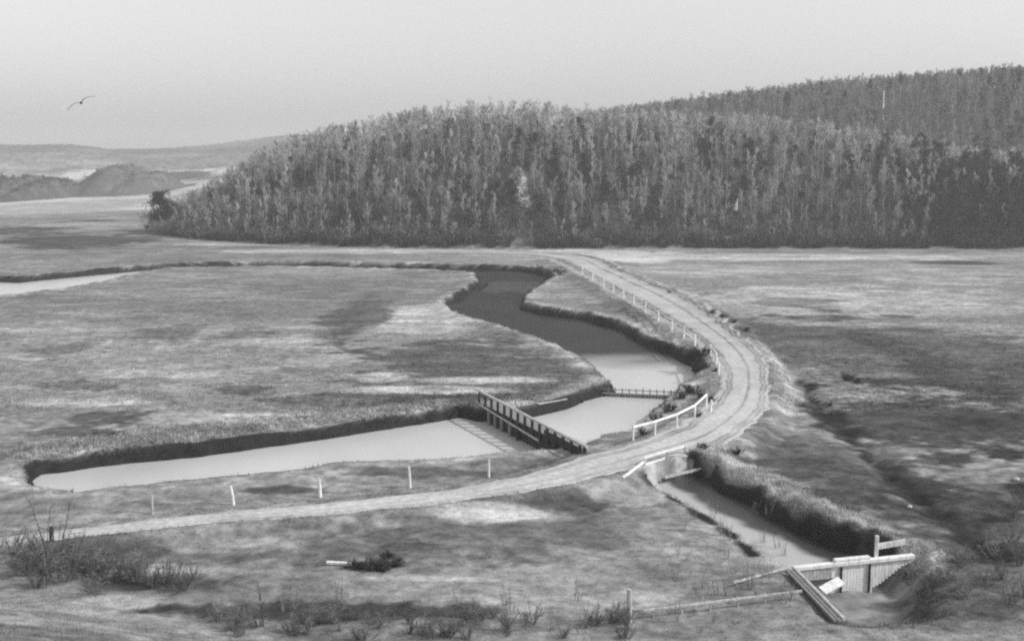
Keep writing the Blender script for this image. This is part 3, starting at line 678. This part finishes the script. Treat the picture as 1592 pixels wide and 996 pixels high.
# brush on the near hillside
near_brush = [(40, 890, 1.0), (75, 875, 1.3), (100, 905, 1.1), (60, 915, .9), (130, 880, 1.0), (160, 895, 1.1), (190, 905, .9), (150, 925, .8), (215, 900, .9), (240, 915, .8), (262, 905, .8), (285, 918, .7), (20, 860, 1.0), (110, 855, .8), (170, 862, .7)]
for k in range(36):
    px = rng.uniform(-10, 330); near_brush.append((px, rng.uniform(850, 890) + px * .12, rng.uniform(.3, .75)))
for (px, py, s) in near_brush:
    p = on_ground(px, py); BRUSH.place(tuple(p), s, 'dark twiggy brush on the near slope below the road', 'brush', 'brush on the near slope below the left road')
for (px, py, s) in [(1490, 880, .9), (1520, 850, .9), (1550, 870, 1.0), (1575, 850, 1.1), (1560, 900, .9), (1585, 880, 1.1), (1530, 910, .8), (1500, 930, .8), (1570, 940, .9), (1470, 905, .7), (1440, 920, .7), (1590, 930, 1.0), (1410, 905, .6), (1570, 810, .9), (1590, 790, 1.0)]:
    p = on_ground(px, py); BRUSH.place(tuple(p), s * .8, 'dark twiggy brush on the slope beyond the sluice', 'brush', 'brush on the slope right of the sluice')
for k in range(46):
    px = rng.uniform(330, 985); py = rng.uniform(962, 994); p = on_ground(px, py)
    BRUSH.place(tuple(p), rng.uniform(.35, .65), 'low dark brush along the near bottom of the slope', 'brush', 'low brush along the near edge of the field')
for k in range(34):
    px = rng.uniform(1000, 1240); py = rng.uniform(800, 975); p = on_ground(px, py)
    WEED.place(tuple(p), rng.uniform(.5, .95), 'pale dry weed stalks in the near field', 'weed', 'dry weeds in the near field left of the sluice')
for k in range(22):
    px = rng.uniform(300, 960); py = rng.uniform(930, 992); p = on_ground(px, py)
    WEED.place(tuple(p), rng.uniform(.6, 1.0), 'pale dry weed stalks at the bottom of the near slope', 'weed', 'dry weeds at the bottom of the near slope')
p = on_ground(410, 975); WEED2 = Kind('sapling', 'twigs', 'stem', [grow_shrub(2.6, .35, 60, .10, .03, 3)], M_DBARK, M_TWIG)
WEED2.place(tuple(p), .85, 'tall thin dark sapling alone on the near slope', 'sapling')
SAP = Kind('sapling', 'twigs', 'stem', [grow_shrub(4.0, 1.5, 90, .12, .03, 4)], M_DBARK, M_TWIG)
p = on_ground(84, 900); SAP.place(tuple(p), 1.0, 'tall bare twiggy sapling rising from the brush across the road', 'sapling')

# ------------------------------------------------------------------ posts
def post(px, py, hgt, m, label, group=None, r=.09, tilt=0.0, taper=.8):
    p = on_ground(px, py); mb = MB(); mb.tube([(0, 0, -.3), (tilt * hgt * .5, 0, hgt * .5), (tilt * hgt, 0, hgt)], [r, r * .95, r * taper], 8)
    o = mb.build('post', m); o.location = p; return tag(o, label, 'post', group)
RP = 'white posts between canal and road'
post(237, 799, 1.05, M_PALE, 'leftmost weathered post between canal and road', RP, .07, 0, .9)
post(364, 785, 1.1, M_WHITE, 'white post leaning to the left between canal and road', RP, .10, -.16)
post(498, 773, 1.15, M_WHITE, 'upright white post tapering to a point, third from left', RP, .12, -.05, .5)
post(638, 758, 1.3, M_WHITE, 'tallest white post with a scrap of wire beside the canal', RP, .09, -.06)
post(760, 742, 1.15, M_WHITE, 'white post nearest the timber bridge on the canal side', RP, .08, 0)
post(80, 843, .8, M_DARKW, 'short dark stub of a post at the road edge behind brush', None, .12, .05)
post(978, 966, 1.45, M_PALE, 'pale upright post alone at the bottom edge of the near field', None, .12, 0, .95)

# ------------------------------------------------------------------ timber bridge over the canal
A = at(755, 624, 0.35); B = at(925, 706, 0.5)
t = thing('timber_bridge', tuple(A), 'narrow timber bridge with dark piles and railing crossing the canal', 'bridge')
Av, Bv = Vector(A), Vector(B); dv = (Bv - Av); Ln = dv.length; dv.normalize(); side = Vector((dv.y, -dv.x, 0)).normalized()
if side.y > 0: side = -side                               # towards the camera
def bp(s, o=0.0, z=0.0): q = Av + dv * s + side * o; return (q.x, q.y, q.z + z)
mb = MB(); k = 0
while k < Ln - .1: mb.beam(bp(k, -.7, 0), bp(k, .6, 0), .26, .07); k += .29
mb.build('deck', M_GREYW, t)
for o_ in (-.55, .45): MB().beam(bp(0, o_, -.17), bp(Ln, o_, -.17), .2, .26).build('stringer', M_DARKW, t)
wl = lambda s: -.06 - .52 * min(1, s / (Ln * .62))        # the pale wale sinks towards the near bank
MB().beam(bp(-.1, .74, wl(0)), bp(Ln * .62, .74, wl(Ln)), .08, .15).build('wale', M_PALE, t)
tr = lambda s: 1.02 - .42 * s / Ln
MB().beam(bp(-.2, .72, tr(0)), bp(Ln + .3, .72, tr(Ln)), .20, .14).build('top_rail', M_PALE, t)
s = .35
while s < Ln:
    MB().beam(bp(s, .68, wl(s) - .1), bp(s, .68, tr(s) - .06), .10, .34 if s > 1.5 else .22, up=tuple(dv)).build('rail_post', M_DARKW, t); s += 1.3
MB().beam(bp(Ln * .66, .66, .12), bp(Ln * .97, .66, .05), .06, .5).build('side_board', M_DARKW, t)
for n_, s in enumerate((2.7, 4.0, 5.3, 6.9, 8.4)):
    q = bp(s, .80, wl(s) - .05); MB().tube([(q[0], q[1], -1.9), q], [.15, .13], 8).build('pile', M_GREYW if n_ < 4 else M_DARKW, t)
s = 1.2
while s < Ln - 1.5:
    q = bp(s, -.6, -.1); MB().tube([(q[0], q[1], -2.0), q], [.15, .13], 8).build('pile', M_DARKW, t)
    MB().beam(bp(s, -.8, -.42), bp(s, .6, -.42), .2, .24).build('cross_beam', M_DARKW, t); s += 1.45
# near-black boards standing in for the shade under the deck
mb = MB(); s = -.6
while s < Ln - .3:
    q = bp(s, .56, -.10); mb.beam((q[0], q[1], -1.5), q, .05, .26, up=tuple(dv)); s += .265
mb.build('underdeck_shade', M_DARKW, t)
MB().beam(bp(Ln + .1, .8, -.9), bp(Ln + .1, .8, .55), .25, .25).build('end_post', M_DARKW, t)
# bank revetment by the near end
a = at(800, 653, -.5)
# plank lying on the far bank edge
a = on_ground(836, 633); b = on_ground(880, 626); mb = MB(); mb.beam((0, 0, .1), tuple(b - a + np.array([0, 0, .1])), .3, .06); o = mb.build('plank', M_PALE); o.location = a
tag(o, 'long pale plank lying on the bank edge behind the timber bridge', 'plank')

# ------------------------------------------------------------------ low weir between the pools
A = at(930, 611, -.7); B = at(1070, 617, -.7)
t = thing('weir', (A[0], A[1], WATER), 'low timber weir with a row of thin stakes between the pools', 'weir')
Av, Bv = Vector(A), Vector(B); n_ = 13
mb = MB()
for i in range(30):
    q = Av.lerp(Bv, (i + .5) / 30); mb.beam((q.x, q.y, -1.6), (q.x, q.y, -.62 + random.uniform(-.04, .04)), .06, (Bv - Av).length / 30 * .92, up=tuple((Bv - Av).normalized()))
mb.build('weir_boards', M_GREYW, t)
MB().beam((Av.x, Av.y - .12, -.30), (Bv.x, Bv.y - .12, -.30), .07, .07).build('walkway_rail', M_GREYW, t)
MB().beam((Av.x, Av.y - .25, -.62), (Bv.x, Bv.y - .25, -.62), .25, .10).build('sill', M_GREYW, t)
for i in range(n_):
    q = Av.lerp(Bv, (i + .5) / n_); MB().beam((q.x, q.y - .12, -1.6), (q.x, q.y - .12, -.12 + random.uniform(-.06, .1)), .09, .09).build('stake', M_GREYW, t)

# ------------------------------------------------------------------ fences along the road
def fence(name, tops, hgt, label, m, r=.07, railz=(.92,), railw=.1, group=None, cat='fence', every=1, rail_to=None):
    G_ = [on_ground(px, py) for px, py in tops]
    t = thing(name, tuple(G_[0]), label, cat, group)
    for i, g in enumerate(G_):
        if i % every == 0: MB().tube([(g[0], g[1], g[2] - .3), (g[0], g[1], g[2] + hgt)], [r, r * .9], 8).build('post', m, t)
    for z in railz:
        for i in range(len(G_) - 1):
            a, b = G_[i], G_[i + 1]
            MB().beam((a[0], a[1] - .06, a[2] + hgt * z), (b[0], b[1] - .06, b[2] + hgt * z), railw * .5, railw).build('rail', m, t)
    return t
fence('guard_rail', [(984, 685), (1018, 676), (1052, 664), (1080, 650), (1098, 632)], 1.0, 'curved white guard rail at the inside of the road bend', M_WHITE, .08, (.96,), .16)
fence('fence', [(905, 427), (921, 436), (938, 446), (953, 455), (969, 464), (985, 473), (1003, 486), (1023, 499), (1044, 514), (1063, 526), (1080, 540)], 1.3, 'long white post and rail fence on the river side of the road', M_WHITE, .12, (.9, .5), .11)
fence('fence', [(1104, 553), (1113, 566), (1117, 583)], 1.1, 'short end of white fence at the inner road bend by the dark shrub', M_WHITE, .11, (.9,), .12)
for (px, py) in [(1104, 640), ]:
    post(px, py, .9, M_WHITE, 'short white post at the upper end of the guard rail', None, .1, .1)

# ------------------------------------------------------------------ culvert headwall where the ditch leaves the road
A, B = CUL_A, CUL_B
t = thing('culvert', (A[0], A[1], 0), 'white boarded culvert headwall with rail where the ditch meets the road', 'culvert')
Av, Bv = Vector(A), Vector(B); dv = (Bv - Av).normalized(); Ln = (Bv - Av).length; out = Vector((dv.y, -dv.x, 0))
mb = MB()
for z0 in (.22, .46, .70): mb.beam((Av.x, Av.y, z0), tuple(Av.lerp(Bv, .56 if z0 > .3 else .9) + Vector((0, 0, z0 - .1))), .07, .225)
mb.build('headwall', M_WHITE, t)
mb = MB(); n_ = 14
for i in range(n_):
    q = Av.lerp(Bv, (i + .5) / n_) - out * .10; mb.beam((q.x, q.y, -1.4), (q.x, q.y, .12), .06, Ln / n_ * .96, up=tuple(dv))
mb.build('mouth_shade_boards', M_DARKW, t)  # dark planks paint the shaded culvert opening below the headwall
MB().beam((Av.x, Av.y, 1.20), tuple(Av.lerp(Bv, .98) + Vector((0, 0, 1.15))), .08, .12).build('rail', M_WHITE, t)
for f in (0, .54, .98):
    q = Av.lerp(Bv, f) + out * .08; MB().beam((q.x, q.y, -.6 if f == 0 else .1), (q.x, q.y, 1.22), .15, .15).build('post', M_WHITE if f == 0 else M_PALE, t)
a = on_ground(968, 743); MB().beam((a[0], a[1], a[2]), (Av.x - .05, Av.y - .1, .95), .13, .15).build('brace', M_WHITE, t)
MB().beam(tuple(Av.lerp(Bv, .35) + out * .5 + Vector((0, 0, -.35))), tuple(Bv + out * .9 + Vector((.5, 0, -.15))), .14, .16).build('apron_beam', M_PALE, t)
# the other mouth of the culvert, below the guard rail
a = at(982, 686, .2); b = at(1009, 677, .2); t = thing('culvert_mouth', tuple(a), 'timber culvert mouth with painted-in shade under the lower end of the guard rail', 'culvert')
mb = MB()
for z0 in (-.75, -.5, -.25, 0): mb.beam((a[0], a[1] - .1, a[2] + z0), (b[0], b[1] - .1, b[2] + z0), .08, .24)
mb.build('boards', M_DARKW, t); MB().beam((a[0], a[1] - .1, a[2] + .2), (b[0], b[1] - .1, b[2] + .2), .14, .14).build('cap_beam', M_GREYW, t)  # dark boards fill the mouth in place of its inner shade

# ------------------------------------------------------------------ sluice at the near end of the ditch
A = at(1236, 884, .10); B = at(1420, 866, .25)
t = thing('sluice', (A[0], A[1], 0), 'white boarded sluice dam closing the near end of the ditch', 'sluice')
Av, Bv = Vector(A), Vector(B); dv = (Bv - Av).normalized(); Ln = (Bv - Av).length; out = Vector((dv.y, -dv.x, 0)).normalized()
if out.y > 0: out = -out
def sp_(s, o=0.0, z=0.0): q = Av + dv * s + out * o; return (q.x, q.y, q.z + z)
# boards stand upright; their feet follow the rising bank to the right
nb_ = 26; mb = MB()
for i in range(nb_):
    s = Ln * (.30 + .70 * (i + .5) / nb_); f = (i + .5) / nb_
    foot = -1.35 + 1.15 * sst(.45, 1.0, f)
    mb.beam(sp_(s, .02, foot - .3 * (f < .5)), sp_(s, .02, -.02), .06, Ln * .70 / nb_ * .95, up=tuple(dv))
mb.build('board_wall', M_WHITE, t)
MB().beam(sp_(-.1, .0, .03), sp_(Ln, .0, .07), .34, .20).build('top_beam', M_WHITE, t)
MB().beam(sp_(Ln * .33, -.02, .22), sp_(Ln * .62, -.02, .22), .3, .16).build('walk_plank', M_WHITE, t)
for f in (.38, .62):
    MB().beam(sp_(Ln * f, .11, -1.5), sp_(Ln * f, .11, -.1), .10, .10).build('gate_post', M_DARKW, t)
MB().beam(sp_(Ln * .69, -.12, -.9), sp_(Ln * .69, -.12, 1.25), .16, .16).build('upright_post', M_WHITE, t)
q = at(1382, 850, .3); MB().beam(sp_(Ln * .73, -.5, .55), tuple(np.array(sp_(Ln * 1.04, -1.3, .35))), .12, .30).build('wing_plank', M_PALE, t)
# left cheek: boards between the beam and the sloping apron
mb = MB()
for i in range(9):
    f = (i + .5) / 9; s = Ln * (.02 + .27 * f); mb.beam(sp_(s, .06 + .15 * (1 - f), -.95 - .25 * f), sp_(s, .06, -.05), .06, Ln * .27 / 9 * .95, up=tuple(dv))
mb.build('cheek_wall', M_PALE, t)
a = at(1278, 918, -.55); b = at(1308, 902, -.25)
MB().beam(tuple(a), tuple(b), .5, .10, up=(0, -.5, .8)).build('apron_plank', M_WHITE, t)
# sloping wing wall running down towards the viewer
a0 = Vector(at(1236, 884, .2)); a1 = Vector(at(1312, 962, .2))
wd_ = (a1 - a0).normalized()
mb = MB()
mb.beam(tuple(a0), tuple(a1), .16, .14); mb.build('wing_coping', M_PALE, t)
for o_ in (-.20, -.38):
    MB().beam((a0.x + o_, a0.y - .05, a0.z - .06), (a1.x + o_, a1.y - .05, a1.z - .06), .14, .10).build('wing_board', M_GREYW, t)
MB().beam((a0.x - .28, a0.y - .02, a0.z - .62), (a1.x - .28, a1.y - .02, a1.z - .62), .05, .9).build('wing_wall', M_GREYW, t)

# rails left of the sluice
for (pa, pb, lb, hh) in [((1140, 914), (1228, 890), 'upper pale rail running to the sluice corner', .25), ((1000, 963), (1246, 932), 'long lower pale rail in front of the sluice', .40)]:
    a, b = on_ground(*pa), on_ground(*pb); t = thing('rail_fence', tuple(a), lb, 'fence')
    MB().beam((a[0], a[1], a[2] + hh), (b[0], b[1], b[2] + hh), .08, .11).build('rail', M_PALE, t)
    for f in np.linspace(.06, .94, 3 if hh < .3 else 6):
        q = a * (1 - f) + b * f; q[2] = hz(q[0], q[1]); MB().tube([(q[0], q[1] + .08, q[2] - .3), (q[0], q[1] + .08, q[2] + hh + .05)], [.05, .045], 7).build('post', M_PALE, t)

# plank in the near field
a, b = on_ground(508, 878), on_ground(546, 880); mb = MB(); mb.beam((0, 0, .12), tuple(b - a + np.array([0, 0, .12])), .2, .14); o = mb.build('plank', M_WHITE); o.location = a
tag(o, 'short white plank lying in the near field beside dark bushes', 'plank')
for (px, py, s, lb) in [(1414, 789, .16, 'small pale stone beside the dark swale'), (1580, 747, .2, 'small pale stone near the right edge of the meadow')]:
    p = on_ground(px, py); bm = bmesh.new(); bmesh.ops.create_icosphere(bm, subdivisions=3, radius=s)
    for v in bm.verts: v.co *= 1 + .25 * float(fbm(np.array([v.co.x * 6]), np.array([v.co.y * 6 + v.co.z * 5]), 9)[0]); v.co.z *= .7
    me = bpy.data.meshes.new('stone'); bm.to_mesh(me); bm.free(); me.materials.append(M_STONE); o = bpy.data.objects.new('stone', me); COL.objects.link(o); o.location = (p[0], p[1], p[2] + s * .4); tag(o, lb, 'stone')
# white pole among the trees of the rear hill
d = ray(1373, 173); tt = 412 / d[1]; x, y = d[0] * tt, 412.0; g = hz(x, y)
top = CAM_H + ray(1373, 141)[2] * (412 / ray(1373, 141)[1])
o = MB().tube([(0, 0, -.5), (0, 0, top - g)], [.28, .2], 10).build('pole', M_WHITE); o.location = (x, y, g)
tag(o, 'slim white pole standing among the trees on the right rear hill', 'pole')

# small white emulsion fleck built as a solid, low on the wooded slope
y = float(depth_of(ip(BASE, 1146))) + 14; x = (1146 - 796) / (FOC / cp) * y; g = hz(x, y)
zt = CAM_H + ray(1146, 309)[2] / ray(1146, 309)[1] * y; zb = CAM_H + ray(1146, 327)[2] / ray(1146, 327)[1] * y
mb = MB(); mb.tube([(.35, 0, zt - g), (.1, 0, (zt + zb) / 2 - g), (-.1, 0, zb - g), (-.12, 0, zb - g - .05)], [.12, .35, .62, .5], 4)
mk = thing('fleck', (x, y, g), 'small white fleck built as a tapering solid on a post among trees low on the wooded hill', 'fleck')
for nm, b, m in (('board', mb, M_WHITE), ('post', MB().tube([(0, 0, -.4), (0, 0, zb - g)], [.1, .09], 7), M_GREYW)):
    o = b.build(nm, m); o.parent = mk
# gull in the sky
d = ray(126, 160); tt = 46.0; p = d * tt + np.array([0, 0, CAM_H])
mb = MB()
mb.tube([(-.30, 0, 0), (-.2, 0, .01), (-.05, 0, .0), (.12, 0, 0), (.22, 0, .03), (.29, 0, .03), (.34, 0, .02)], [.012, .05, .085, .075, .045, .042, .008], 10)
n = len(mb.v)
prof = [(0.0, .16, -.05, .02), (.25, .17, -.06, .13), (.5, .19, .01, .14), (.75, .10, -.02, .05), (.92, .02, -.06, -.05)]
for sg in (1, -1):
    n = len(mb.v)
    for (yy_, xa, xb, zz) in prof:
        mb.v += [(xa, sg * yy_, zz), ((xa + xb) / 2, sg * yy_, zz + .02), (xb - .06, sg * yy_, zz), ((xa + xb) / 2, sg * yy_, zz - .012)]
    for i in range(len(prof) - 1):
        for k in range(4):
            mb.f.append((n + 4 * i + k, n + 4 * i + (k + 1) % 4, n + 4 * (i + 1) + (k + 1) % 4, n + 4 * (i + 1) + k))
    mb.f.append((n + 16, n + 17, n + 18, n + 19))
o = mb.build('bird', M_BIRD); o.location = p; o.rotation_euler = (R(28), R(6), R(-62)); o.scale = (.62,) * 3
tag(o, 'small grey bird gliding with spread wings in the sky', 'bird')

# ------------------------------------------------------------------ loose grass: banks, verges and near field
def tuft_field(n, sampler, hmin, hmax, wdt, blades, toneboost=1.0, spread=.25):
    x, y = sampler(n); z, g = height(x, y, False); g['z'] = z; al = tones(x, y, g)
    ok = (z > WATER + .12) & (g['e'] > -.22) & (g['sr'] > .38) & ((g['sd'] > .85) | (g['ss'] < 0)) & (g['ss'] > -.12) & (y > 37); x, y, z, al = x[ok], y[ok], z[ok], al[ok]
    n = len(x); C = np.repeat(np.stack([x, y, z - .02], 1), blades, 0) + rng.normal(0, .06, (n * blades, 3)) * np.array([1, 1, 0])
    D = rng.normal(0, .45, (n * blades, 3)); D[:, 2] = 1
    H_ = np.repeat(rng.uniform(hmin, hmax, n), blades) * rng.uniform(.6, 1.1, n * blades)
    v, f = slivers(C, D, H_, np.full(len(C), wdt))
    return v, f, np.repeat(np.repeat(np.maximum(al, .05) * rng.uniform(1 - spread, 1 + spread * 1.2, n) * toneboost, blades), 3)
def band(P_, spread, off=0.0):
    P_ = np.asarray(P_); sg = np.linalg.norm(np.diff(P_, axis=0), axis=1); cs = np.concatenate([[0], np.cumsum(sg)])
    def f(n):
        q = rng.uniform(0, cs[-1], n); i = np.clip(np.searchsorted(cs, q) - 1, 0, len(sg) - 1); t_ = (q - cs[i]) / sg[i]
        p_ = P_[i] * (1 - t_[:, None]) + P_[i + 1] * t_[:, None]
        return p_[:, 0] + rng.normal(0, spread, n), p_[:, 1] + rng.normal(0, spread, n)
    return f
def fieldpix(x0, x1, y0, y1):
    def f(n):
        px, py = rng.uniform(x0, x1, n), rng.uniform(y0, y1, n)
        cx, cy = (px - 796) / FOC, (498 - py) / FOC; d2 = -sp + cy * cp; t_ = -CAM_H / d2
        return cx * t_, (cp + cy * sp) * t_
    return f
parts = [tuft_field(16000, band(np.vstack([RIVER, RIVER[:1]]), .9), .10, .32, .035, 4, 1.15),
         tuft_field(9000, band(LIP, .9), .15, .42, .035, 6, 1.25), tuft_field(3500, band(DITCH, .7), .12, .35, .03, 5),
         tuft_field(9000, band(RIVER[:12] + np.array([0, 3.0]), 1.6), .12, .42, .05, 6, 1.2, .55),
         tuft_field(45000, fieldpix(-60, 1650, 425, 640), .10, .26, .07, 2, 1.15, .5), tuft_field(6000, band(ru[:, :2], .35), .06, .18, .03, 4, 1.1, .4), tuft_field(6000, band(rl[:, :2], .35), .06, .18, .03, 4, 1.1, .4),
         tuft_field(9000, fieldpix(-60, 1650, 1000, 1180), .06, .22, .02, 3, 1.2),
         tuft_field(2500, band(PIT, 1.2), .12, .4, .03, 5),
         tuft_field(30000, fieldpix(-60, 1650, 780, 1010), .06, .2, .02, 3, 1.2), tuft_field(16000, fieldpix(-60, 1650, 640, 800), .05, .16, .028, 3, 1.2),
         tuft_field(7000, band(RC[:120, :2], 2.2), .08, .22, .03, 4, 1.15)]
VV, FF, AA, n0 = [], [], [], 0
for v, f, a in parts: VV.append(v); FF.append(f + n0); AA.append(a); n0 += len(v)
gr = np_mesh('grass', np.vstack(VV), np.vstack(FF), M_GRASS, {'albedo': np.concatenate(AA)})
tag(gr, 'tufts of dry marsh grass on the banks and near field', 'grass', kind='stuff')

# ------------------------------------------------------------------ haze over the marsh
HAZE = 0.00042
me = bpy.data.meshes.new('haze'); bm = bmesh.new(); bmesh.ops.create_cube(bm, size=1.0)
for v in bm.verts: v.co = Vector((v.co.x * 6400, 2100 + v.co.y * 4600, 40 + v.co.z * 90))
bm.to_mesh(me); bm.free()
hm = bpy.data.materials.new('haze_air'); hm.use_nodes = True; t_ = hm.node_tree; t_.nodes.clear()
pv = t_.nodes.new('ShaderNodeVolumePrincipled'); pv.inputs['Color'].default_value = (.95, .95, .95, 1); pv.inputs['Density'].default_value = HAZE; pv.inputs['Anisotropy'].default_value = 0.2
oo = t_.nodes.new('ShaderNodeOutputMaterial'); t_.links.new(pv.outputs[0], oo.inputs['Volume'])
me.materials.append(hm); hb = bpy.data.objects.new('haze', me); COL.objects.link(hb)
tag(hb, 'thin pale haze in the air over marsh and hills', 'haze', kind='stuff')
